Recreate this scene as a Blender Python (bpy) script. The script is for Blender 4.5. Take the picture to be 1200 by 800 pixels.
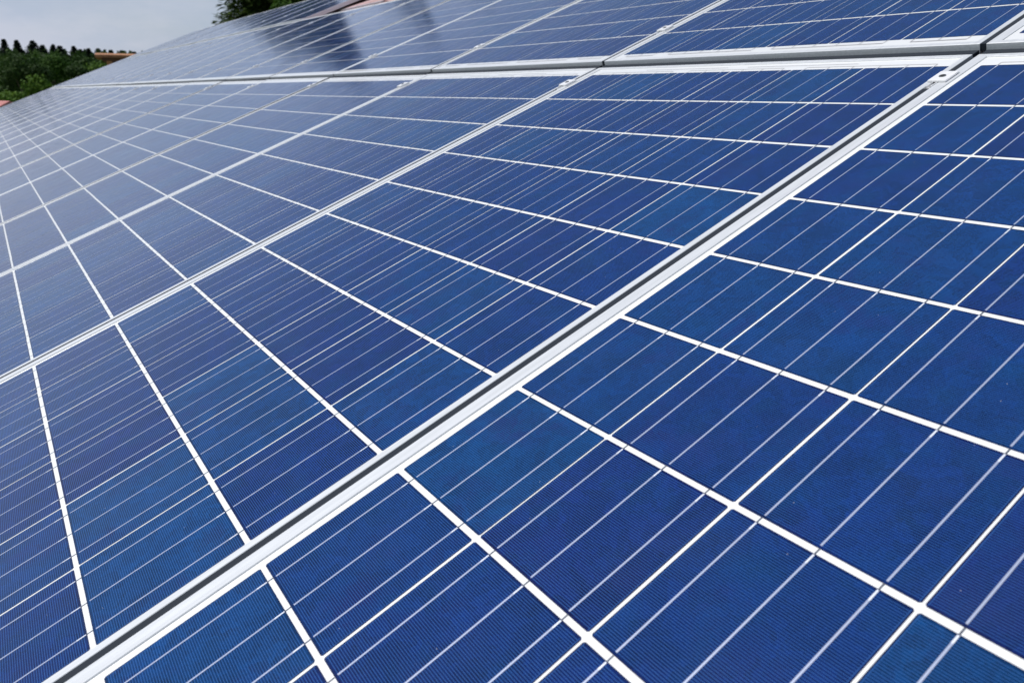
import bpy, bmesh, math, random
from mathutils import Matrix, Vector
R = math.radians
random.seed(7)
for o in list(bpy.data.objects): bpy.data.objects.remove(o)
scene = bpy.context.scene

# ------------------------------------------------------------ camera
TILT = R(22); H0 = 5.2; SC = 1.045
PW = Matrix.Translation((0, 0, H0)) @ Matrix.Rotation(TILT, 4, 'X')     # panel plane -> world (x along the row, y up the slope)
RX = ((0.55659797, 0.77188481, -0.30723368), (0.25970032, -0.51293597, -0.81820073), (-0.78914792, 0.37562018, -0.48595785))
SEAM0 = 0.52573 * SC                                                     # the first seam, along the row
cam_d = bpy.data.cameras.new('camera'); cam = bpy.data.objects.new('camera', cam_d)
scene.collection.objects.link(cam); scene.camera = cam
cx_, cy_, cz_ = Vector(RX[0]), -Vector(RX[1]), -Vector(RX[2])
cm = Matrix((cx_, cy_, cz_)).transposed().to_4x4()
cm.translation = Vector((1.21532137, -1.24212024, 0.45329891)) * SC
cam.matrix_world = PW @ cm
cam_d.sensor_width = 36; cam_d.lens = 36 * 892.377 / 1200
cam_d.clip_start = 0.02; cam_d.clip_end = 3000
cam_d.dof.use_dof = True; cam_d.dof.focus_distance = 1.15; cam_d.dof.aperture_fstop = 9.5
CAM = cam.matrix_world.translation.copy()

# ------------------------------------------------------------ world and sun
SUN_EL, SUN_AZ = R(60), R(240)            # azimuth counter-clockwise from +X: from the lower left
sd = Vector((math.cos(SUN_EL) * math.cos(SUN_AZ), math.cos(SUN_EL) * math.sin(SUN_AZ), math.sin(SUN_EL)))
w = bpy.data.worlds.new('World'); scene.world = w; w.use_nodes = True
nt = w.node_tree; N = nt.nodes; L = nt.links; N.clear()
out = N.new('ShaderNodeOutputWorld'); bg = N.new('ShaderNodeBackground'); bg.inputs[1].default_value = 0.085
sky = N.new('ShaderNodeTexSky'); sky.sky_type = 'NISHITA'; sky.sun_disc = False
sky.sun_elevation = SUN_EL; sky.sun_rotation = R(90) - SUN_AZ; sky.dust_density = 0.9; sky.ozone_density = 2.0
tc = N.new('ShaderNodeTexCoord'); mp = N.new('ShaderNodeMapping'); mp.inputs['Scale'].default_value = (1, 1, 3.5)
nz = N.new('ShaderNodeTexNoise'); nz.inputs['Scale'].default_value = 2.6; nz.inputs['Detail'].default_value = 7; nz.inputs['Roughness'].default_value = 0.55
cr = N.new('ShaderNodeMapRange'); cr.inputs[1].default_value = 0.38; cr.inputs[2].default_value = 0.68; cr.inputs[3].default_value = 0.6; cr.inputs[4].default_value = 0.98
sx = N.new('ShaderNodeSeparateXYZ'); hr = N.new('ShaderNodeMapRange')
hr.inputs[1].default_value = 0.0; hr.inputs[2].default_value = 0.46; hr.inputs[3].default_value = 1.0; hr.inputs[4].default_value = 0.0
nz2 = N.new('ShaderNodeTexNoise'); nz2.inputs['Scale'].default_value = 5.5; nz2.inputs['Detail'].default_value = 8; nz2.inputs['Roughness'].default_value = 0.6
mp2 = N.new('ShaderNodeMapping'); mp2.inputs['Scale'].default_value = (1, 1, 3.0); mp2.inputs['Location'].default_value = (3.3, 1.1, .4)
cr2 = N.new('ShaderNodeMapRange'); cr2.inputs[1].default_value = .42; cr2.inputs[2].default_value = .58
cmx = N.new('ShaderNodeMix'); cmx.data_type = 'RGBA'; cmx.inputs[6].default_value = (5.75, 6.45, 8.2, 1); cmx.inputs[7].default_value = (6.8, 7.2, 8.75, 1)
L.new(tc.outputs['Generated'], mp2.inputs[0]); L.new(mp2.outputs[0], nz2.inputs['Vector']); L.new(nz2.outputs[0], cr2.inputs[0]); L.new(cr2.outputs[0], cmx.inputs[0])
ml = N.new('ShaderNodeMath'); ml.operation = 'MULTIPLY'
mx = N.new('ShaderNodeMix'); mx.data_type = 'RGBA'; pass
L.new(tc.outputs['Generated'], mp.inputs[0]); L.new(mp.outputs[0], nz.inputs['Vector']); L.new(nz.outputs[0], cr.inputs[0])
L.new(tc.outputs['Generated'], sx.inputs[0]); L.new(sx.outputs[2], hr.inputs[0]); L.new(cr.outputs[0], ml.inputs[0]); L.new(hr.outputs[0], ml.inputs[1])
br = N.new('ShaderNodeValToRGB'); br.color_ramp.interpolation = 'EASE'     # unseen brighter sky band, added to lift the reflections on the panels
for p_, v_ in ((.10, .68), (.24, 1.0), (.45, .75)):
    q_ = br.color_ramp.elements.new(p_); q_.color = (v_, v_, v_, 1)
br.color_ramp.elements[0].color = (.68, .68, .68, 1); br.color_ramp.elements[-1].color = (.7, .7, .7, 1)
L.new(sx.outputs[2], br.inputs[0])
bm_ = N.new('ShaderNodeMix'); bm_.data_type = 'RGBA'; bm_.blend_type = 'MULTIPLY'; bm_.inputs[0].default_value = 1.0
gain = N.new('ShaderNodeVectorMath'); gain.operation = 'SCALE'; gain.inputs['Scale'].default_value = 1.47
L.new(br.outputs[0], gain.inputs[0]); L.new(cmx.outputs[2], bm_.inputs[6]); L.new(gain.outputs[0], bm_.inputs[7]); L.new(bm_.outputs[2], mx.inputs[7])
L.new(ml.outputs[0], mx.inputs[0]); L.new(sky.outputs[0], mx.inputs[6]); L.new(mx.outputs[2], bg.inputs[0]); L.new(bg.outputs[0], out.inputs[0])
sl = bpy.data.lights.new('sun', 'SUN'); sl.energy = 4.0; sl.angle = R(0.5); sl.color = (1.0, 0.965, 0.92)
so = bpy.data.objects.new('sun', sl); scene.collection.objects.link(so)
so.rotation_euler = sd.to_track_quat('Z', 'Y').to_euler(); so.location = (0, -20, 40)
vs = scene.view_settings; vs.view_transform = 'Standard'; vs.look = 'None'; vs.exposure = 0.0; vs.gamma = 1.0; vs.use_curve_mapping = False

# ------------------------------------------------------------ materials
def mat(name, col=(.5, .5, .5), rough=.6, metal=0.0, **kw):
    m = bpy.data.materials.new(name); m.use_nodes = True
    b = m.node_tree.nodes['Principled BSDF']
    b.inputs['Base Color'].default_value = (*col, 1); b.inputs['Roughness'].default_value = rough; b.inputs['Metallic'].default_value = metal
    for k, v in kw.items(): b.inputs[k.replace('_', ' ')].default_value = v
    return m, m.node_tree, b
def noise_col(nt, b, c1, c2, scale, vec=None, detail=4, lo=.35, hi=.65, coord='Object', stretch=None):
    tc = nt.nodes.new('ShaderNodeTexCoord'); n = nt.nodes.new('ShaderNodeTexNoise'); n.inputs['Scale'].default_value = scale; n.inputs['Detail'].default_value = detail
    r = nt.nodes.new('ShaderNodeValToRGB'); r.color_ramp.elements[0].position = lo; r.color_ramp.elements[1].position = hi
    r.color_ramp.elements[0].color = (*c1, 1); r.color_ramp.elements[1].color = (*c2, 1)
    src = tc.outputs[coord]
    if stretch:
        mp = nt.nodes.new('ShaderNodeMapping'); mp.inputs['Scale'].default_value = stretch; nt.links.new(src, mp.inputs[0]); src = mp.outputs[0]
    nt.links.new(src, n.inputs['Vector']); nt.links.new(n.outputs[0], r.inputs[0]); nt.links.new(r.outputs[0], b.inputs['Base Color'])
    return n, r
def M2(nt, op, a, b=None, c=None):
    n = nt.nodes.new('ShaderNodeMath'); n.operation = op
    for i, v in enumerate((a, b, c)):
        if v is None: continue
        if isinstance(v, (int, float)): n.inputs[i].default_value = v
        else: nt.links.new(v, n.inputs[i])
    return n.outputs[0]
def MIX(nt, f, a, b, bt='MIX'):
    n = nt.nodes.new('ShaderNodeMix'); n.data_type = 'RGBA'; n.blend_type = bt
    for i, v in ((0, f), (6, a), (7, b)):
        if isinstance(v, (int, float)): n.inputs[i].default_value = v
        elif isinstance(v, tuple): n.inputs[i].default_value = (*v, 1)
        else: nt.links.new(v, n.inputs[i])
    return n.outputs[2]

def glazed(nt, b, rough=0.11):
    """cover glass over the laminate: a clear coat with faint waviness and dust"""
    b.inputs['Coat Weight'].default_value = 1.0; b.inputs['Coat IOR'].default_value = 1.5
    tc = nt.nodes.new('ShaderNodeNewGeometry')
    n = nt.nodes.new('ShaderNodeTexNoise'); n.inputs['Scale'].default_value = 5; n.inputs['Detail'].default_value = 2
    nt.links.new(tc.outputs['Position'], n.inputs['Vector'])
    bp = nt.nodes.new('ShaderNodeBump'); bp.inputs['Strength'].default_value = 0.12; bp.inputs['Distance'].default_value = 0.004
    nt.links.new(n.outputs[0], bp.inputs['Height']); nt.links.new(bp.outputs[0], b.inputs['Coat Normal'])
    n2 = nt.nodes.new('ShaderNodeTexNoise'); n2.inputs['Scale'].default_value = 14; n2.inputs['Detail'].default_value = 6
    nt.links.new(tc.outputs['Position'], n2.inputs['Vector'])
    mr = nt.nodes.new('ShaderNodeMapRange'); mr.inputs[1].default_value = .35; mr.inputs[2].default_value = .7; mr.inputs[3].default_value = rough * .8; mr.inputs[4].default_value = rough * 1.5
    nt.links.new(n2.outputs[0], mr.inputs[0]); nt.links.new(mr.outputs[0], b.inputs['Coat Roughness'])
    return n2.outputs[0]

# silicon cells
m_cell, nt, b = mat('silicon_cell', rough=.5); b.inputs['Specular IOR Level'].default_value = .0
dust = glazed(nt, b)
uv = nt.nodes.new('ShaderNodeUVMap'); uv.uv_map = 'UVMap'
sp = nt.nodes.new('ShaderNodeSeparateXYZ'); nt.links.new(uv.outputs[0], sp.inputs[0])
at = nt.nodes.new('ShaderNodeAttribute'); at.attribute_name = 'rnd'
oi = nt.nodes.new('ShaderNodeObjectInfo')
seed = M2(nt, 'ADD', at.outputs['Fac'], oi.outputs['Random'])
wn = nt.nodes.new('ShaderNodeTexWhiteNoise'); wn.noise_dimensions = '1D'; nt.links.new(M2(nt, 'MULTIPLY', seed, 91.7), wn.inputs['W'])
ra = nt.nodes.new('ShaderNodeValToRGB'); e = ra.color_ramp.elements
e[0].position = 0; e[0].color = (.0034, .0082, .072, 1); e[1].position = 1; e[1].color = (.0010, .029, .106, 1)
for pos, c in ((.2, (.0022, .0102, .079)), (.5, (.0014, .0144, .088)), (.8, (.0012, .0225, .098))):
    q = e.new(pos); q.color = (*c, 1)
nt.links.new(wn.outputs['Value'], ra.inputs[0])
cb = nt.nodes.new('ShaderNodeCombineXYZ'); nt.links.new(sp.outputs[0], cb.inputs[0]); nt.links.new(sp.outputs[1], cb.inputs[1]); nt.links.new(M2(nt, 'MULTIPLY', seed, 37.0), cb.inputs[2])
vo = nt.nodes.new('ShaderNodeTexVoronoi'); vo.inputs['Scale'].default_value = 13; vo.inputs['Randomness'].default_value = 1
nzw = nt.nodes.new('ShaderNodeTexNoise'); nzw.inputs['Scale'].default_value = 6; nt.links.new(cb.outputs[0], nzw.inputs['Vector'])
wv = nt.nodes.new('ShaderNodeVectorMath'); wv.operation = 'MULTIPLY_ADD'; wv.inputs[1].default_value = (.35, .35, .0)
nt.links.new(nzw.outputs['Color'], wv.inputs[0]); nt.links.new(cb.outputs[0], wv.inputs[2]); nt.links.new(wv.outputs[0], vo.inputs['Vector'])
sc_ = nt.nodes.new('ShaderNodeSeparateColor'); nt.links.new(vo.outputs['Color'], sc_.inputs[0])
grain = M2(nt, 'MULTIPLY_ADD', sc_.outputs[0], .50, .76)
cl = nt.nodes.new('ShaderNodeTexNoise'); cl.inputs['Scale'].default_value = 2.2; cl.inputs['Detail'].default_value = 4; nt.links.new(cb.outputs[0], cl.inputs['Vector'])
cloud = M2(nt, 'MULTIPLY_ADD', cl.outputs[0], 1.0, .52)
col = MIX(nt, 1.0, ra.outputs[0], M2(nt, 'MULTIPLY', grain, cloud), 'MULTIPLY')
ng = nt.nodes.new('ShaderNodeTexNoise'); ng.inputs['Scale'].default_value = 3; nt.links.new(cb.outputs[0], ng.inputs['Vector'])
col = MIX(nt, M2(nt, 'MULTIPLY', M2(nt, 'SUBTRACT', ng.outputs[0], .5), 1.3), col, (.0010, .036, .105))
fs = nt.nodes.new('ShaderNodeTexNoise'); fs.inputs['Scale'].default_value = 75; fs.inputs['Detail'].default_value = 2; nt.links.new(cb.outputs[0], fs.inputs['Vector'])
col = MIX(nt, 1.0, col, M2(nt, 'MULTIPLY_ADD', fs.outputs[0], 1.5, .25), 'MULTIPLY')
# violet crystals in patches
nv = nt.nodes.new('ShaderNodeTexNoise'); nv.inputs['Scale'].default_value = 1.6; nv.inputs['Detail'].default_value = 6; nv.inputs['Roughness'].default_value = .65
vv = nt.nodes.new('ShaderNodeVectorMath'); vv.operation = 'ADD'; vv.inputs[1].default_value = (5.2, 1.3, 8.8); nt.links.new(cb.outputs[0], vv.inputs[0]); nt.links.new(vv.outputs[0], nv.inputs['Vector'])
vm = nt.nodes.new('ShaderNodeMapRange'); vm.inputs[1].default_value = .52; vm.inputs[2].default_value = .68; vm.inputs[4].default_value = .6; nt.links.new(nv.outputs[0], vm.inputs[0])
col = MIX(nt, M2(nt, 'MULTIPLY', vm.outputs[0], M2(nt, 'MULTIPLY_ADD', sc_.outputs[1], .8, .4)), col, (.0085, .0100, .085))
# printed fingers across the cell
fr = M2(nt, 'FRACT', M2(nt, 'MULTIPLY', sp.outputs[1], 68.0))
dist = M2(nt, 'ABSOLUTE', M2(nt, 'SUBTRACT', fr, .5))
fin = nt.nodes.new('ShaderNodeMapRange'); fin.inputs[1].default_value = .05; fin.inputs[2].default_value = .165; fin.inputs[3].default_value = 1; fin.inputs[4].default_value = 0
nt.links.new(dist, fin.inputs[0])
ex = M2(nt, 'ABSOLUTE', M2(nt, 'SUBTRACT', sp.outputs[0], .5)); ey = M2(nt, 'ABSOLUTE', M2(nt, 'SUBTRACT', sp.outputs[1], .5))
em = M2(nt, 'MAXIMUM', ex, ey)
inner = M2(nt, 'LESS_THAN', em, .4895); rim = M2(nt, 'MULTIPLY', M2(nt, 'LESS_THAN', em, .4905), M2(nt, 'GREATER_THAN', ex, .4870))
finm = M2(nt, 'MULTIPLY', M2(nt, 'MAXIMUM', M2(nt, 'MULTIPLY', fin.outputs[0], inner), M2(nt, 'MULTIPLY', rim, .8)), .80)
col = MIX(nt, finm, col, (.036, .125, .37))
col = MIX(nt, M2(nt, 'MULTIPLY', M2(nt, 'GREATER_THAN', em, .4935), .7), col, (.012, .016, .05))
nd = nt.nodes.new('ShaderNodeMapRange'); nd.inputs[1].default_value = .5; nd.inputs[2].default_value = .8; nd.inputs[3].default_value = 0; nd.inputs[4].default_value = .006
nt.links.new(dust, nd.inputs[0]); col = MIX(nt, nd.outputs[0], col, (.45, .45, .42))
# tiny specks of dust
vs_ = nt.nodes.new('ShaderNodeTexVoronoi'); vs_.inputs['Scale'].default_value = 16; nt.links.new(cb.outputs[0], vs_.inputs['Vector'])
col = MIX(nt, M2(nt, 'MULTIPLY', M2(nt, 'LESS_THAN', vs_.outputs['Distance'], .035), M2(nt, 'GREATER_THAN', M2(nt, 'FRACT', M2(nt, 'MULTIPLY', vs_.outputs['Color'], 7.3)), .86)), col, (.5, .5, .5))
nt.links.new(col, b.inputs['Base Color'])

m_back, nt, b = mat('white_backsheet', (.80, .81, .80), .6); glazed(nt, b)
m_rib, nt, b = mat('tinned_ribbon', (.42, .47, .62), .42, .35); glazed(nt, b)
m_ribd, nt, b = mat('ribbon_in_the_gap', (.10, .11, .14), .4, .3); glazed(nt, b)  # ribbon darkened to stand for the dark sky its slope reflects
m_ribb, nt, b = mat('ribbon_bright_end', (.78, .82, .90), .4, .2); glazed(nt, b)  # paler stretch at the upper end of each ribbon
m_ribg, nt, b = mat('cross_ribbon', (.50, .48, .46), .45, .3); glazed(nt, b)

def alu(name, base, metal, rough):
    m, nt, b = mat(name, base, rough, metal)
    n, r = noise_col(nt, b, tuple(c * .93 for c in base), tuple(min(1, c * 1.05) for c in base), 9, detail=5, stretch=(20, 1.2, 20))
    n2 = nt.nodes.new('ShaderNodeTexNoise'); n2.inputs['Scale'].default_value = 420; n2.inputs['Detail'].default_value = 3
    tc = nt.nodes.new('ShaderNodeTexCoord'); nt.links.new(tc.outputs['Object'], n2.inputs['Vector'])
    bp = nt.nodes.new('ShaderNodeBump'); bp.inputs['Strength'].default_value = .15; bp.inputs['Distance'].default_value = .0003
    nt.links.new(n2.outputs[0], bp.inputs['Height']); nt.links.new(bp.outputs[0], b.inputs['Normal'])
    return m
m_alu = alu('anodised_aluminium', (.66, .68, .695), .22, .40)
m_clamp = alu('clamp_aluminium', (.84, .84, .84), .15, .35)
m_bolt, nt, b = mat('steel_bolt', (.35, .35, .34), .35, .9)
m_hole, nt, b = mat('bolt_socket', (.03, .03, .03), .6, .2)
m_gap, nt, b = mat('gap_dark', (.012, .018, .028), .9)  # near-black fill added to darken the gaps between panels
m_galv = alu('rail_aluminium', (.45, .46, .48), .6, .4)

# roof tiles
m_tile, nt, b = mat('clay_roof_tiles', (.45, .28, .26), .8)
noise_col(nt, b, (.40, .25, .24), (.53, .37, .37), 3.5, detail=8)
m_tile2, nt, b = mat('old_red_tiles', (.40, .15, .13), .8); noise_col(nt, b, (.33, .11, .10), (.48, .20, .18), 1.5, detail=8)
m_wallp, nt, b = mat('render_wall', (.62, .58, .50), .9); noise_col(nt, b, (.56, .52, .45), (.66, .62, .55), 1.5, detail=8)
m_wood, nt, b = mat('orange_timber', (.42, .20, .07), .7); noise_col(nt, b, (.36, .16, .055), (.52, .27, .10), 2.5, detail=6, stretch=(1, 1, 8))
m_woodr, nt, b = mat('brown_roof_boards', (.34, .15, .06), .75); noise_col(nt, b, (.26, .11, .045), (.44, .21, .09), 2.5, detail=6, stretch=(6, 1, 1))
m_wooddark, nt, b = mat('dark_timber', (.12, .055, .03), .8); noise_col(nt, b, (.09, .045, .025), (.16, .08, .04), 2.5, detail=6)
m_pane, nt, b = mat('window_glass', (.02, .025, .03), .05)
m_bark, nt, b = mat('bark', (.10, .07, .05), .9); noise_col(nt, b, (.06, .045, .03), (.14, .10, .07), 6, detail=8, stretch=(3, 3, .6))
m_gr, nt, b = mat('meadow_grass', (.07, .11, .03), .95); noise_col(nt, b, (.045, .075, .02), (.11, .13, .045), .35, detail=10)
def leafmat(name, c1, c2, c3, trans=.25):
    m, nt, b = mat(name, c1, .7); b.inputs['Specular IOR Level'].default_value = .12
    g = nt.nodes.new('ShaderNodeNewGeometry'); r = nt.nodes.new('ShaderNodeValToRGB'); e = r.color_ramp.elements
    e[0].color = (*c1, 1); e[1].color = (*c3, 1); q = e.new(.5); q.color = (*c2, 1)
    n = nt.nodes.new('ShaderNodeTexNoise'); n.inputs['Scale'].default_value = .9; n.inputs['Detail'].default_value = 4
    tc = nt.nodes.new('ShaderNodeTexCoord'); nt.links.new(tc.outputs['Object'], n.inputs['Vector'])
    f = M2(nt, 'ADD', M2(nt, 'MULTIPLY', g.outputs['Random Per Island'], .5), M2(nt, 'MULTIPLY', M2(nt, 'SUBTRACT', n.outputs[0], .25), .9))
    nt.links.new(f, r.inputs[0]); nt.links.new(r.outputs[0], b.inputs['Base Color'])
    tr = nt.nodes.new('ShaderNodeBsdfTranslucent'); nt.links.new(r.outputs[0], tr.inputs[0])
    ms = nt.nodes.new('ShaderNodeMixShader'); ms.inputs[0].default_value = trans
    nt.links.new(b.outputs[0], ms.inputs[1]); nt.links.new(tr.outputs[0], ms.inputs[2]); nt.links.new(ms.outputs[0], nt.nodes['Material Output'].inputs[0])
    return m
m_needle = leafmat('spruce_needles', (.016, .034, .008), (.032, .060, .010), (.080, .125, .018), .15)
m_needle2 = leafmat('pine_needles', (.006, .016, .010), (.012, .028, .014), (.026, .052, .020), .1)
m_leaf = leafmat('deciduous_leaves', (.014, .042, .005), (.032, .080, .008), (.070, .140, .012))
m_leaf3 = leafmat('bright_leaves', (.028, .070, .008), (.060, .125, .012), (.12, .20, .02))
m_leaf2 = leafmat('dark_leaves', (.014, .034, .008), (.028, .060, .012), (.055, .10, .02))

# ------------------------------------------------------------ helpers
C = scene.collection
def link(o): C.objects.link(o); return o
def tag(o, label=None, cat=None, group=None, kind=None):
    if label: o['label'] = label
    if cat: o['category'] = cat
    if group: o['group'] = group
    if kind: o['kind'] = kind
    return o
def empty(name, mw, label, cat, group=None):
    o = link(bpy.data.objects.new(name, None)); o.empty_display_size = .1; o.matrix_world = mw
    return tag(o, label, cat, group)
class MB:
    def __init__(s): s.v = []; s.f = []; s.m = []
    def add(s, vs, fs, mi=0):
        n = len(s.v); s.v += [tuple(v) for v in vs]; s.f += [tuple(i + n for i in f) for f in fs]; s.m += [mi] * len(fs)
    def box(s, a, b, mi=0):
        x0, y0, z0 = a; x1, y1, z1 = b
        s.add([(x0,y0,z0),(x1,y0,z0),(x1,y1,z0),(x0,y1,z0),(x0,y0,z1),(x1,y0,z1),(x1,y1,z1),(x0,y1,z1)],
              [(0,3,2,1),(4,5,6,7),(0,1,5,4),(1,2,6,5),(2,3,7,6),(3,0,4,7)], mi)
    def quad(s, x0, y0, x1, y1, z, mi=0): s.add([(x0,y0,z),(x1,y0,z),(x1,y1,z),(x0,y1,z)], [(0,1,2,3)], mi)
    def cyl(s, c, r, h, n=16, mi=0, r2=None):
        r2 = r if r2 is None else r2
        vs = [(c[0]+r*math.cos(2*math.pi*i/n), c[1]+r*math.sin(2*math.pi*i/n), c[2]) for i in range(n)] + [(c[0]+r2*math.cos(2*math.pi*i/n), c[1]+r2*math.sin(2*math.pi*i/n), c[2]+h) for i in range(n)]
        s.add(vs, [tuple(range(n))[::-1], tuple(range(n, 2*n))] + [(i, (i+1)%n, n+(i+1)%n, n+i) for i in range(n)], mi)
    def tube(s, pts, rad, n=7, mi=0):
        rings = []; up = Vector((0.13, .27, .95))
        for i, p in enumerate(pts):
            d = (Vector(pts[min(i+1, len(pts)-1)]) - Vector(pts[max(i-1, 0)])).normalized()
            a = d.cross(up).normalized() if abs(d.dot(up)) < .98 else d.cross(Vector((1,0,0))).normalized(); bb = d.cross(a)
            rings.append([Vector(p) + (a*math.cos(2*math.pi*k/n) + bb*math.sin(2*math.pi*k/n)) * rad[i] for k in range(n)])
        vs = [v for r in rings for v in r]; fs = []
        for i in range(len(pts)-1):
            for k in range(n): fs.append((i*n+k, i*n+(k+1)%n, (i+1)*n+(k+1)%n, (i+1)*n+k))
        fs += [tuple(range(n)), tuple(range((len(pts)-1)*n, len(pts)*n))]
        s.add(vs, fs, mi)
    def mesh(s, name, mats):
        me = bpy.data.meshes.new(name); me.from_pydata(s.v, [], s.f)
        for m in (mats if isinstance(mats, (list, tuple)) else [mats]): me.materials.append(m)
        me.polygons.foreach_set('material_index', s.m); me.update(); return me
    def build(s, name, mats, parent=None, mw=None, bevel=0):
        o = link(bpy.data.objects.new(name, s.mesh(name, mats)))
        if parent: o.parent = parent
        if mw is not None: o.matrix_world = mw
        if bevel:
            bm = bmesh.new(); bm.from_mesh(o.data); bmesh.ops.remove_doubles(bm, verts=bm.verts, dist=1e-6)
            bmesh.ops.bevel(bm, geom=list(bm.edges), offset=bevel, segments=1, affect='EDGES'); bm.to_mesh(o.data); bm.free()
        return o

# ------------------------------------------------------------ the ground
g = MB(); n = 60; S = 1500
for i in range(n+1):
    for j in range(n+1):
        x = -S + 2*S*i/n; y = -S + 2*S*j/n; d = math.hypot(x, y)
        g.v.append((x, y, 0 if d < 120 else .8*math.sin(x*.011)*math.cos(y*.013)*min(1, (d-120)/200)))
for i in range(n):
    for j in range(n): g.f.append((i*(n+1)+j, (i+1)*(n+1)+j, (i+1)*(n+1)+j+1, i*(n+1)+j+1)); g.m.append(0)
tag(g.build('ground', m_gr), kind='structure')

# ------------------------------------------------------------ the building under the array (panel-plane frame for the roof)
WM = 0.95354 * SC; MODL, MODW = 1.741, 0.9856
XL, XR = SEAM0 - 20*WM - .01, SEAM0 + 3.2*WM
VE, VR = -2.5, 3.70                                       # eave and ridge along the slope
ZR = -.088                                                # tile surface below the glass plane
ct, st = math.cos(TILT), math.sin(TILT)
def P2W(u, v, z): return PW @ Vector((u, v, z))
house = empty('farm_building', Matrix.Translation((0, 0, 0)), 'long building whose pinkish tiled roof carries all the solar panels', 'building')
def tiled_slope(name, uw, u0, u1, v0, v1, zr, flip=False):
    b = MB(); du = .055; rows = int(round((v1-v0)/.34)); cols = int((u1-u0)/du)
    prof = [0, .006, .021, .030, .021, .006]
    for r in range(rows):
        va = v0 + (v1-v0)*r/rows; vb = v0 + (v1-v0)*(r+1)/rows + .0
        base = len(b.v)
        for c in range(cols+1):
            u = u0 + (u1-u0)*c/cols; h = prof[c % 6]
            b.v += [tuple(uw(u, va, zr + h + .018)), tuple(uw(u, vb, zr + h)), tuple(uw(u, va, zr + h - .004))]
        for c in range(cols):
            i = base + 3*c
            b.f += [(i, i+3, i+4, i+1), (i+2, i+5, i+3, i)]; b.m += [0, 0]
    o = b.build(name, m_tile, house); return o
tiled_slope('roof', P2W, XL, XR, VE, VR, ZR)
RIDGE = P2W(0, VR, ZR); EAVE = P2W(0, VE, ZR)
def N2W(u, v, z):   # northern slope, v measured down from the ridge
    return Vector((u, RIDGE.y + (VR-v)*ct, RIDGE.z - (VR-v)*st)) + Vector((0, st, ct)) * z
tiled_slope('roof', N2W, XL, XR, VR-6.4, VR, 0)
b = MB(); k = 0; u = XL
while u < XR:
    pts = []
    for a in range(7):
        t = math.pi*a/6; pts.append((math.cos(t)*.10, math.sin(t)*.055 - .035))
    e1 = min(u+.37, XR); vv = [(u, RIDGE.y+y, RIDGE.z+z) for y, z in pts] + [(e1+.02, RIDGE.y+y*.92, RIDGE.z+z*.92) for y, z in pts]
    b.add(vv, [(i, i+1, i+8, i+7) for i in range(6)] + [tuple(range(7)), tuple(range(7, 14))]); u += .37
b.build('ridge_tiles', m_tile, house)
b = MB(); y0 = EAVE.y + .45; y1 = RIDGE.y + 6.4*ct - .45; za = EAVE.z + .45*math.tan(TILT) - .12
X0, X1 = XL + .25, XR - .25
b.box((X0, y0, -.1), (X1, y0+.3, za)); b.box((X0, y1-.3, -.1), (X1, y1, za))
for xa, xb in ((X0, X0+.3), (X1-.3, X1)):
    yy = [y0+.3, y1-.3]; zz = za + .3*math.tan(TILT); pr = [(yy[0], -.1), (yy[1], -.1), (yy[1], za+.1), ((RIDGE.y), RIDGE.z-.18), (yy[0], za+.1)]
    vv = [(xa, y, z) for y, z in pr] + [(xb, y, z) for y, z in pr]
    b.add(vv, [(4,3,2,1,0), (5,6,7,8,9)] + [(i, (i+1)%5, 5+(i+1)%5, 5+i) for i in range(5)])
b.build('wall', m_wallp, house)
# rails of the mounting rack
rack = empty('mounting_rack', PW, 'aluminium rails carrying the panels, an end poking out on the pinkish tiles', 'mounting rack')
for v in (-.36, -1.38, .38, 1.50, 2.30, 3.30):
    b = MB(); x1 = XR - .6 if v < 1.7 else SEAM0 - 6.9*WM
    b.box((XL+.1, v-.02, -.066), (x1, v+.02, -.044)); b.build('rail', m_galv, rack)
    b = MB()
    x = XL + .6
    while x < x1:
        b.box((x-.015, v-.045, -.088), (x+.015, v+.045, -.068)); x += 1.1

    b.build('roof_hook', m_galv, rack)

# ------------------------------------------------------------ solar panels
PU, PV = 0.151102*SC, 0.158*SC
CW, CL = .1555, .1592
CU0 = 0.0275 + .0010; TOPM = .0460
def cell_polys(b, x, y, rib=True, up=True, u_j=0):
    x += u_j; c = .0016
    base = len(b.f)
    b.add([(x+c,y,0),(x+CW-c,y,0),(x+CW,y+c,0),(x+CW,y+CL-c,0),(x+CW-c,y+CL,0),(x+c,y+CL,0),(x,y+CL-c,0),(x,y+c,0)], [(0,1,2,3,4,5,6,7)], 0)
    if rib:
        for t in (1/6, .5, 5/6):
            xc = x + CW*t + random.uniform(-.0006, .0006); hw = .00085; j = random.uniform(-.0002, .0002)
            y0r = y + .003; yb = y + CL - .010 + random.uniform(-.002, .002)
            b.add([(xc-hw,y0r,.0002),(xc+hw,y0r,.0002),(xc+hw+j,yb,.0002),(xc-hw+j,yb,.0002)], [(0,1,2,3)], 1)
            b.add([(xc-hw+j,yb,.0002),(xc+hw+j,yb,.0002),(xc+hw*.9+j,y+CL-.001,.0002),(xc-hw*.9+j,y+CL-.001,.0002)], [(0,1,2,3)], 3)
            if up: b.add([(xc-hw*.75+j,y+CL-.0005,.0002),(xc+hw*.75+j,y+CL-.0005,.0002),(xc+hw*.75+j,y+CL+.0062,.0002),(xc-hw*.75+j,y+CL+.0062,.0002)], [(0,1,2,3)], 2)
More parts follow.
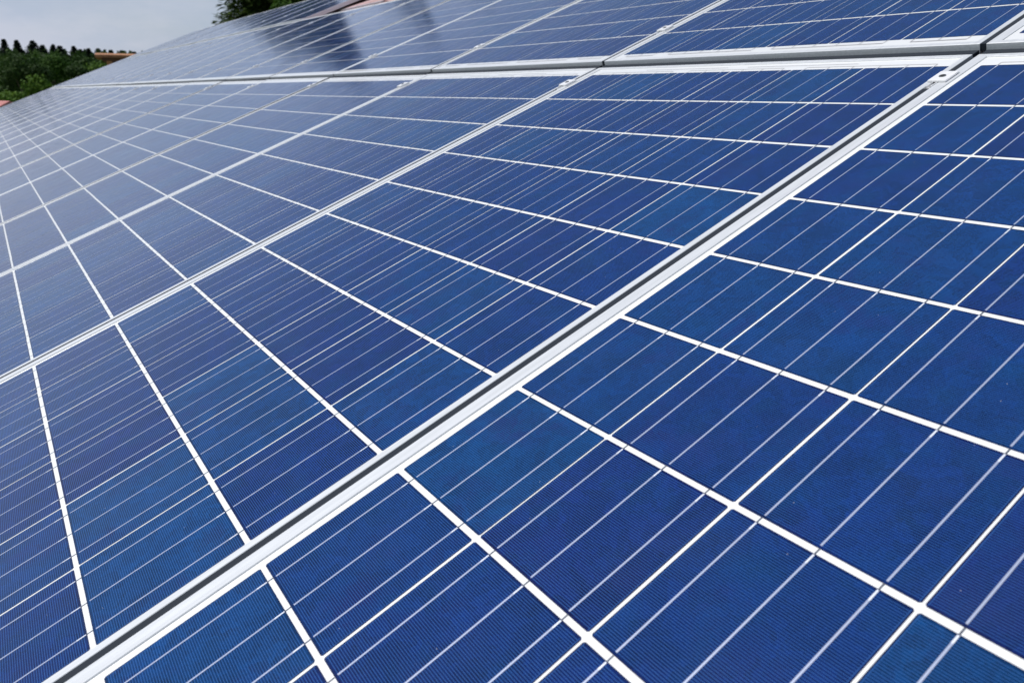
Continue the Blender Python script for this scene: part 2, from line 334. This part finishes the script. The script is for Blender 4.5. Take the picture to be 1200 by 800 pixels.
def finish_cells(b, name, origins):
    """uv runs 0..1 over each cell; rnd is a number per cell"""
    me = b.mesh(name, [m_cell, m_rib, m_ribd, m_ribb])
    uvl = me.uv_layers.new(name='UVMap'); at = me.attributes.new('rnd', 'FLOAT', 'FACE')
    i = -1
    for p in me.polygons:
        if p.material_index == 0: i += 1; rv = random.random(); ox, oy = origins[i]
        at.data[p.index].value = rv
        for li in p.loop_indices:
            co = me.vertices[me.loops[li].vertex_index].co
            uvl.data[li].uv = ((co.x-ox)/CW, (co.y-oy)/CL)
    return me
single = []
for i in range(14):
    b = MB(); cell_polys(b, 0, 0, True, True); single.append(finish_cells(b, 'solar_cell', [(0, 0)]))
single_top = []
for i in range(5):
    b = MB(); cell_polys(b, 0, 0, True, False); single_top.append(finish_cells(b, 'solar_cell', [(0, 0)]))
def cell_xy(c, r):   # c 0..5 from the left, r 0..9 from the top; module origin at its lower left outer corner
    return CU0 + c*PU, MODL - TOPM - .0027 - r*PV - CL
grids = []
for i in range(4):
    b = MB(); org = []
    for c in range(6):
        for r in range(10):
            x, y = cell_xy(c, r); j = random.uniform(-.0005, .0005); org.append((x+j, y)); cell_polys(b, x, y, True, r > 0, j)
    grids.append(finish_cells(b, 'cell_grid', org))
# frame: one closed profile swept round the rectangle
def frame_mesh():
    prof = lambda w: [(0,-.040),(0,.0009),(.0006,.0015),(w-.0005,.0015),(w,.0010),(w,-.004),(.002,-.004),(.002,-.040)]
    wl, wr, wb, wt = .0185, .0105, .0135, .0120
    pl, pr_, pb, pt = prof(wl), prof(wr), prof(wb), prof(wt); b = MB(); n = 8
    def corner(px, py, sx, sy, X, Y): return [(X + sx*a[0], Y + sy*c[0], a[1]) for a, c in zip(px, py)]
    rings = [corner(pl, pb, 1, 1, 0, 0), corner(pr_, pb, -1, 1, MODW, 0), corner(pr_, pt, -1, -1, MODW, MODL), corner(pl, pt, 1, -1, 0, MODL)]
    vs = [v for r in rings for v in r]; fs = []
    for s in range(4):
        t = (s+1) % 4
        for k in range(n): fs.append((s*n+k, s*n+(k+1)%n, t*n+(k+1)%n, t*n+k))
    b.add(vs, fs); me = b.mesh('frame', m_alu)
    bm = bmesh.new(); bm.from_mesh(me); bmesh.ops.recalc_face_normals(bm, faces=bm.faces); bm.to_mesh(me); bm.free(); return me
me_frame = frame_mesh()
b = MB(); b.box((.004, .004, -.0035), (MODW-.004, MODL-.004, -.0002)); me_back = b.mesh('backsheet', m_back)
top = MODL - TOPM; bot = cell_xy(0, 9)[1]; CROSS = []      # cross ribbons in the head and foot margins, each with the busbar tails it joins
def cross(c0, c1, ya, yb, tail):
    b = MB(); xa = CU0 + c0*PU + CW/6; xb = CU0 + c1*PU + CW*5/6; b.quad(xa, ya, xb, yb, .0001)
    if tail is not None:
        for c in range(c0, c1+1):
            for t in (1/6, .5, 5/6):
                xc = CU0 + c*PU + CW*t; y0_, y1_ = (tail, ya) if tail < ya else (yb, tail); b.quad(xc-.0008, y0_, xc+.0008, y1_, .00035 if tail > yb else .0001)
    me = b.mesh('cross_ribbon', m_ribg); bm = bmesh.new(); bm.from_mesh(me); bmesh.ops.remove_doubles(bm, verts=bm.verts, dist=.0004); bm.to_mesh(me); bm.free(); CROSS.append(me)
for c0, c1 in ((0, 1), (2, 3), (4, 5)): cross(c0, c1, top+.0075, top+.0095, top-.003)
for c0, c1 in ((1, 2), (3, 4)): cross(c0, c1, top+.0195, top+.0212, None)
for c0, c1 in ((0, 0), (1, 2), (3, 4), (5, 5)): cross(c0, c1, bot-.018, bot-.0135, bot+.003)
def gap_fill(y0, y1):  # added dark strip, stands in for the dark depth of the open seam
    b = MB(); b.box((MODW+.0001, y0, -.012), (MODW+.0108, y1, .0009)); return b.mesh('seam_gap_shade', m_gap)
me_fill, me_fill_a, me_fill_b = gap_fill(.001, MODL-.001), gap_fill(.001, MODL-.047-.062-.040), gap_fill(MODL-.047-.062-.012, MODL-.012)
b = MB(); b.box((.001, -.0215, -.016), (MODW-.001, -.0003, -.0094)); me_foot = b.mesh('row_gap_shade', m_gap)  # added dark strip standing in for the deep shade between the rows
ORD = ['first','second','third','fourth','fifth','sixth','seventh','eighth','ninth','tenth','eleventh','twelfth','thirteenth','fourteenth','fifteenth','sixteenth','seventeenth','eighteenth','nineteenth','twentieth','twenty-first','twenty-second']
ROWS = {1: (.047 - MODL, 0.0), 2: (.070, .0096), 3: (1.838, .018)}
def child(me, name, parent, loc=(0, 0, 0)):
    o = link(bpy.data.objects.new(name, me)); o.parent = parent; o.location = loc; return o
def panel(row, k, label):
    """k counts seams to the left: the panel lies between seam k and seam k+1 (k = -1 is right of the first seam)"""
    v0, z = ROWS[row]
    x = SEAM0 - (k+1)*WM + .0167
    jz = random.uniform(-.0006, .0006) if k > 0 else 0
    tw = Matrix.Rotation(R(random.uniform(-.07, .07) if k > 1 else 0), 4, 'X') @ Matrix.Rotation(R(random.uniform(-.10, .10) if k > 1 else 0), 4, 'Y')
    root = empty('solar_panel', PW @ Matrix.Translation((x, v0, z + jz)) @ tw, label, 'solar panel', 'solar panels in the %s row' % {1: 'lower', 2: 'middle', 3: 'upper'}[row])
    child(me_frame, 'frame', root); child(me_back, 'backsheet', root)
    if row > 1: child(me_foot, 'row_gap_shade', root)
    if k < 3:
        for me_ in CROSS: child(me_, 'cross_ribbon', root)
    if not (row == 3 and k == 8): [child(q_, 'seam_gap_shade', root) for q_ in ((me_fill_a, me_fill_b) if row == 1 and k < 1 else (me_fill,))]
    if (row == 1 and k <= 2) or (row == 2 and k <= 1):
        for c in range(6):
            for r in range(10):
                cx, cy = cell_xy(c, r)
                child(random.choice(single if r > 0 else single_top), 'solar_cell', root, (cx + random.uniform(-.0005, .0005), cy + random.uniform(-.0003, .0003), 0))
    else: child(grids[(k*3+row) % 4], 'cell_grid', root)
    return root
panel(1, -1, 'large solar panel filling the lower right, right of the wide dark seam')
for k in range(0, 20): panel(1, k, 'lower row solar panel, %s to the left of the wide dark seam' % ORD[k])
panel(2, -1, 'middle row solar panel in the top right corner beside the wide dark seam')
for k in range(0, 20): panel(2, k, 'middle row solar panel, %s to the left of the wide dark seam' % ORD[k])
for k in range(8, 20): panel(3, k, 'uppermost row solar panel, %s from the pinkish roof tiles' % ORD[k-8])

# clamps bridging the seams
b = MB()
b.box((-.0140, -.016, .0017), (.0170, .026, .0047))
me = b.mesh('clamp_plate', m_clamp)
bm = bmesh.new(); bm.from_mesh(me); bmesh.ops.bevel(bm, geom=list(bm.edges), offset=.0009, segments=2, affect='EDGES')
bm.to_mesh(me); bm.free(); me_plate = me
b = MB(); b.box((-.0150, -.015, .0017), (.0180, .023, .0062))
me = b.mesh('clamp_plate', m_clamp); bm = bmesh.new(); bm.from_mesh(me); bmesh.ops.bevel(bm, geom=list(bm.edges), offset=.0012, segments=2, affect='EDGES'); bm.to_mesh(me); bm.free(); me_plate2 = me
b = MB(); b.box((-.0041, -.044, -.030), (.0041, .024, -.0055)); b.box((-.0041, -.036, -.0055), (-.0030, -.0165, .0030)); b.box((.0030, -.036, -.0055), (.0041, -.0165, .0030)); me_chan = b.mesh('clamp_channel', m_clamp)
b = MB(); b.cyl((.001, .004, .0047), .0058, .0010, 20, 0, .0054); me_bolt = b.mesh('bolt', m_bolt)
b = MB(); b.cyl((.001, .004, .0058), .0038, .0003, 6); me_sock = b.mesh('bolt_socket', m_hole)
def clamp(row, s, v, label):
    z = ROWS[row][1]
    root = empty('panel_clamp', PW @ Matrix.Translation((SEAM0 - s*WM + .0125, v, z)) @ Matrix.Rotation(R(random.uniform(-2, 2) if s else 0), 4, 'Z'), label, 'clamp', 'clamps on the seams between panels')
    child(me_plate if s == 0 else me_plate2, 'clamp_plate', root); child(me_chan, 'clamp_channel', root)
    bo = child(me_bolt, 'bolt', root, (0, 0, 0 if s == 0 else .0015)); child(me_sock, 'bolt_socket', bo)
clamp(1, 0, -.062, 'large silver clamp with a bolt on the wide dark seam at right')
for s in range(1, 20): clamp(1, s, -.062 + random.uniform(-.008, .008), 'clamp atop the lower row, on the %s seam left of the wide dark one' % ORD[s-1])
for s in range(1, 20):
    clamp(2, s, .30 + random.uniform(-.01, .01), 'clamp at middle row foot, on the %s seam left of the wide dark one' % ORD[s-1])
    if s > 4: clamp(2, s, 1.54 + random.uniform(-.01, .01), 'clamp atop the middle row, on the %s seam left of the wide dark one' % ORD[s-1])
for s in range(9, 20):
    clamp(3, s, 2.36 + random.uniform(-.01, .01), 'clamp at uppermost row foot, on its %s seam from the pinkish tiles' % ORD[s-9])
    clamp(3, s, 3.40 + random.uniform(-.01, .01), 'clamp atop the uppermost row, on its %s seam from the pinkish tiles' % ORD[s-9])

# ------------------------------------------------------------ trees
def polar(az, dist): return Vector((CAM.x + dist*math.cos(R(az)), CAM.y + dist*math.sin(R(az)), 0))
def conifer(name, pos, h, rad, label, cat='tree', group=None, seed=1, m=None, dens=1.0, card=.16, base=.08, kn=5, fat=1.0, ex=.8):
    rn = random.Random(seed); root = empty(name, Matrix.Translation(pos), label, cat, group)
    t = MB(); lean = (rn.uniform(-.02, .02)*h, rn.uniform(-.02, .02)*h)
    t.tube([(lean[0]*q, lean[1]*q, h*q) for q in (0, .25, .5, .75, .98)], [h*.016, h*.012, h*.009, h*.005, .01], 9); t.build('trunk', m_bark, root)
    f = MB(); nb = int(h*9*dens)
    for i in range(nb):
        q = base + (1-base)*(i + rn.random())/nb; z0 = h*q; ln = rad*(1-q)**ex*rn.uniform(.65, 1.12) + .12
        a = rn.uniform(0, 2*math.pi); steps = max(3, int(ln/(card*.8)))
        for s in range(steps):
            tt = (s+.6)/steps; x = ln*tt; dz = -.32*ln*tt + .25*ln*tt*tt
            wd = card*(1.5 - tt*.8) * min(2.2, .6 + ln*.35)
            for kk in range(kn):
                sp_ = rn.uniform(-1, 1)*wd; aa = a + sp_/max(x, .2)*.9; r_ = x + rn.uniform(-.3, .3)*card
                c = Vector((lean[0]*q + r_*math.cos(aa), lean[1]*q + r_*math.sin(aa), z0 + dz + rn.uniform(-.5, .25)*card))
                d = Vector((math.cos(aa + rn.uniform(-.9, .9)), math.sin(aa + rn.uniform(-.9, .9)), rn.uniform(-.55, .15))).normalized()
                sd_ = d.cross(Vector((rn.uniform(-.4,.4), rn.uniform(-.4,.4), 1))).normalized()
                l_ = card*rn.uniform(.7, 1.5); w_ = card*rn.uniform(.12, .26)*fat
                f.add([c, c + d*l_*.5 + sd_*w_, c + d*l_, c + d*l_*.5 - sd_*w_], [(0, 1, 2, 3)])
    f.build('crown', m or m_needle, root); return root
def broadleaf(name, pos, h, rad, label, cat='tree', group=None, seed=1, m=None, card=.16, nl=9000, z0=.2):
    rn = random.Random(seed); root = empty(name, Matrix.Translation(pos), label, cat, group)
    t = MB(); t.tube([(0,0,0), (.05*rad,0,h*.2), (0,.05*rad,h*.45), (0,0,h*.75)], [h*.024, h*.018, h*.012, h*.004], 8)
    clumps = []
    for i in range(26):
        a = rn.uniform(0, 2*math.pi); q = rn.uniform(z0, .93); prof = math.sin(math.pi*min(1, max(.06, (q-z0+.16)/(1.12-z0))))**.7
        r_ = rad*prof*rn.uniform(.35, .88); c = Vector((r_*math.cos(a), r_*math.sin(a), h*q)); clumps.append((c, rad*rn.uniform(.22, .40)))
        if i < 12: t.tube([(0,0,h*q*.55), tuple(c*.5 + Vector((0,0,h*q*.32))), tuple(c)], [h*.008, h*.005, .015], 5)
    t.build('trunk', m_bark, root); f = MB()
    for i in range(nl):
        c, r_ = rn.choice(clumps); d = Vector((rn.gauss(0,1), rn.gauss(0,1), rn.gauss(0,1))).normalized()
        p = c + Vector((d.x, d.y, d.z*.75))*r_*rn.uniform(.45, 1.0)**.5*rn.uniform(.85, 1.12)
        nrm = (d + Vector((rn.uniform(-.8,.8), rn.uniform(-.8,.8), rn.uniform(-.3,.9)))).normalized(); a = nrm.cross(Vector((rn.uniform(-1,1), rn.uniform(-1,1), rn.uniform(-1,1)))).normalized(); bb = nrm.cross(a)
        s = card*rn.uniform(.5, 1.1); f.add([p-a*s*.5, p+bb*s*.34, p+a*s*.5, p-bb*s*.34], [(0,1,2,3)])
    f.build('crown', m or m_leaf, root); return root
# behind the ridge: the trees the upper panels mirror
conifer('spruce_tree', polar(161.3, 27), 11.5, 5.2, 'dark spruce rising behind the roof at the top, left edge against the sky', seed=3, dens=7, card=.22, kn=15, fat=.9, ex=.95)
conifer('spruce_tree', polar(163.9, 30), 10.2, 3.2, 'low dark spruce at the left of the trees behind the roof top', seed=23, dens=7, card=.21, kn=13, fat=.95, ex=.8)
broadleaf('broadleaf_tree', polar(160.4, 22), 8.6, 1.5, 'yellow-green leafy tree behind the roof, right of the dark spruce', seed=5, card=.12, nl=16000)
broadleaf('broadleaf_tree', polar(157.8, 27), 10.0, 2.3, 'broad leafy tree right of the spruce, seen mirrored in the middle row', seed=6, m=m_leaf2, card=.18, nl=15000)
conifer('spruce_tree', polar(155.6, 31), 13.2, 3.3, 'second spruce behind the ridge, mirrored in the middle row', seed=11, dens=2.2, card=.24)
broadleaf('broadleaf_tree', polar(153.3, 27), 9.9, 1.9, 'smaller leafy tree between the two right-hand spruces, mirrored in the panels', seed=8, m=m_leaf2, card=.18, nl=12000)
conifer('spruce_tree', polar(150.8, 30), 12.9, 3.0, 'third spruce behind the ridge, right of the smaller leafy tree, mirrored in the panels', seed=17, dens=2, card=.24)
broadleaf('broadleaf_tree', polar(147.6, 28), 10.2, 2.0, 'leafy tree farthest right behind the ridge, mirrored near the panels top edge', seed=31, m=m_leaf2, card=.18, nl=9000)

# the wood on the left
sky_con = []
for px, el, rr, nar in ((5,2.72,1.5,1),(20,2.69,1.9,1),(36,2.76,3.6,0),(47,2.52,2.4,0),(57,2.50,1.7,1),(67,2.50,2.9,0),(81,2.44,2.2,1),(90,2.34,2.4,0),(99,2.34,1.7,1),(112,2.42,3.4,0),(127,2.34,2.6,0),(141,2.34,2.8,0),(155,2.28,2.6,0)):
    d = 136 + (px*7) % 13; sky_con.append((178.3 - px*.0463, d, 5.15 + d*math.tan(R(el + (.10 if nar else .03))), rr))
sky_con.sort(key=lambda t: -t[0])
for i, (az, d, h, rr) in enumerate(sky_con):
    lab = 'dark conifer on the skyline at the far left, %s from the left' % ORD[i]
    conifer('conifer_tree', polar(az, d), h + .25, rr*2.7, lab, 'tree', 'dark conifers on the skyline', 100+i, m_needle2, 4.5, .20, .5, 9, 1.5, 1.0)
front = [(178.9,82,7.7,3.6),(177.4,76,7.9,3.0),(176.0,84,8.3,3.8),(174.6,78,7.4,2.6),(173.3,88,8.0,3.4),(172.0,92,7.6,2.8),(178.2,66,5.6,2.4),(176.7,64,5.9,2.6),(175.3,66,5.4,2.2)]
front.sort(key=lambda t: -t[0])
for i, (az, d, h, rr) in enumerate(front):
    broadleaf('broadleaf_tree', polar(az, d), h, rr, '%s leafy green tree from the left, in front of the dark conifers' % ORD[i], 'tree', 'leafy trees before the wood', 200+i, (m_leaf, m_leaf3, m_leaf2, m_leaf3)[i % 4], .26, 9000, .12)
rn = random.Random(55); f = MB()
for i in range(90000):
    az = rn.uniform(167, 179.6); d = rn.uniform(92, 185); p = polar(az, d); hh = 5.15 + d*math.tan(R((1.55 if d < 128 else 2.2) + .17*math.sin(az*5.3+d*.06) + .1*math.sin(az*17.1)))
    c = Vector((p.x, p.y, hh*rn.random()**.6)); a = Vector((rn.uniform(-1,1), rn.uniform(-1,1), rn.uniform(-.6,.6))).normalized(); bb = a.cross(Vector((rn.uniform(-1,1), rn.uniform(-1,1), rn.uniform(-1,1)))).normalized(); s = rn.uniform(.16, .38)
    f.add([c-a*s, c+bb*s*.6, c+a*s, c-bb*s*.6], [(0,1,2,3)])
tag(f.build('woodland', m_leaf2), 'dense mixed wood filling the background below the skyline conifers', 'wood', kind='stuff')

# ------------------------------------------------------------ timber house and red roof in the distance
def gabled(name, pos, rz, lx, ly, hw, hr, label, wallm, roofm, over=.7, posts=True):
    root = empty(name, Matrix.Translation(pos) @ Matrix.Rotation(rz, 4, 'Z'), label, 'building')
    b = MB(); pr = [(-ly/2, 0), (ly/2, 0), (ly/2, hw), (0, hr), (-ly/2, hw)]
    b.add([(-lx/2, y, z) for y, z in pr] + [(lx/2, y, z) for y, z in pr], [(4,3,2,1,0), (5,6,7,8,9)] + [(i, (i+1)%5, 5+(i+1)%5, 5+i) for i in range(5)]); b.build('wall', wallm, root)
    b = MB(); sl = (hr-hw)/(ly/2); yo = ly/2 + over; T = .16
    for s in (-1, 1):
        za, zb = hr + .06, hr + .06 - sl*yo
        pr = [(0, za), (s*yo, zb), (s*yo, zb+T), (0, za+T)]
        b.add([(-lx/2-over, y, z) for y, z in pr] + [(lx/2+over, y, z) for y, z in pr], [(3,2,1,0), (4,5,6,7)] + [(i, (i+1)%4, 4+(i+1)%4, 4+i) for i in range(4)])
    b.build('roof', roofm, root)
    for s in (-1, 1):
        for q in (-.25, .25):
            fr_ = MB(); x = s*lx/2; yy = q*ly; fr_.box((x-.05, yy-.5, hw-1.5), (x+.05, yy+.5, hw-.3)); wv_ = fr_.build('window', m_wooddark, root)
            pn = MB(); pn.box((x-.07, yy-.42, hw-1.42), (x+.07, yy+.42, hw-.38)); pn.build('pane', m_pane, wv_)
    if posts:
        for s in (-1, 1):
            for q in (-1, 1):
                pp = MB(); pp.box((s*(lx/2+over*.7)-.16, q*(ly/2+over*.5)-.16, 0), (s*(lx/2+over*.7)+.16, q*(ly/2+over*.5)+.16, hw - .1)); pp.build('post', m_wood, root)
    return root
pv = empty('timber_pavilion', Matrix.Translation(polar(171.0, 50) - Vector((0, 0, .12))) @ Matrix.Rotation(R(81), 4, 'Z'), 'orange timber shelter with a slim brown roof peeping over the far roof edge', 'shelter')
b = MB(); b.add([(-2.0,-1.9,6.97),(2.0,-1.9,6.97),(2.0,1.9,6.97),(-2.0,1.9,6.97),(-2.0,-1.9,7.10),(2.0,-1.9,7.10),(2.0,1.9,7.10),(-2.0,1.9,7.10),(-2,0,7.26),(2,0,7.26)], [(3,2,1,0),(0,1,5,4),(2,3,7,6),(4,5,9,8),(6,7,8,9),(1,2,6,9,5),(3,0,4,8,7)]); b.build('roof', m_woodr, pv)
b = MB(); b.box((-1.7,-1.7,6.80),(1.7,-1.55,6.968)); b.box((-1.7,1.55,6.80),(1.7,1.7,6.968)); b.box((-1.7,-1.548,6.82),(-1.55,1.548,6.968)); b.box((1.55,-1.548,6.82),(1.7,1.548,6.968)); b.build('beam', m_wooddark, pv)
for x, y in ((-1.35,-1.6),(1.35,-1.6),(-1.35,1.6),(1.35,1.6)):
    b = MB(); b.box((x-.13,y-.13,0),(x+.13,y+.13,6.797)); b.build('post', m_wood, pv)
b = MB(); b.box((-1.2,1.3,0),(1.2,1.42,6.6)); b.build('back_wall', m_wooddark, pv)
gabled('red_roofed_shed', polar(179.4, 45), R(15), 5, 3.0, 3.7, 4.5, 'low shed with a pinkish roof at the left edge below the trees', m_wood, m_tile2, .4, False)
scene.render.resolution_x = 1024; scene.render.resolution_y = 682
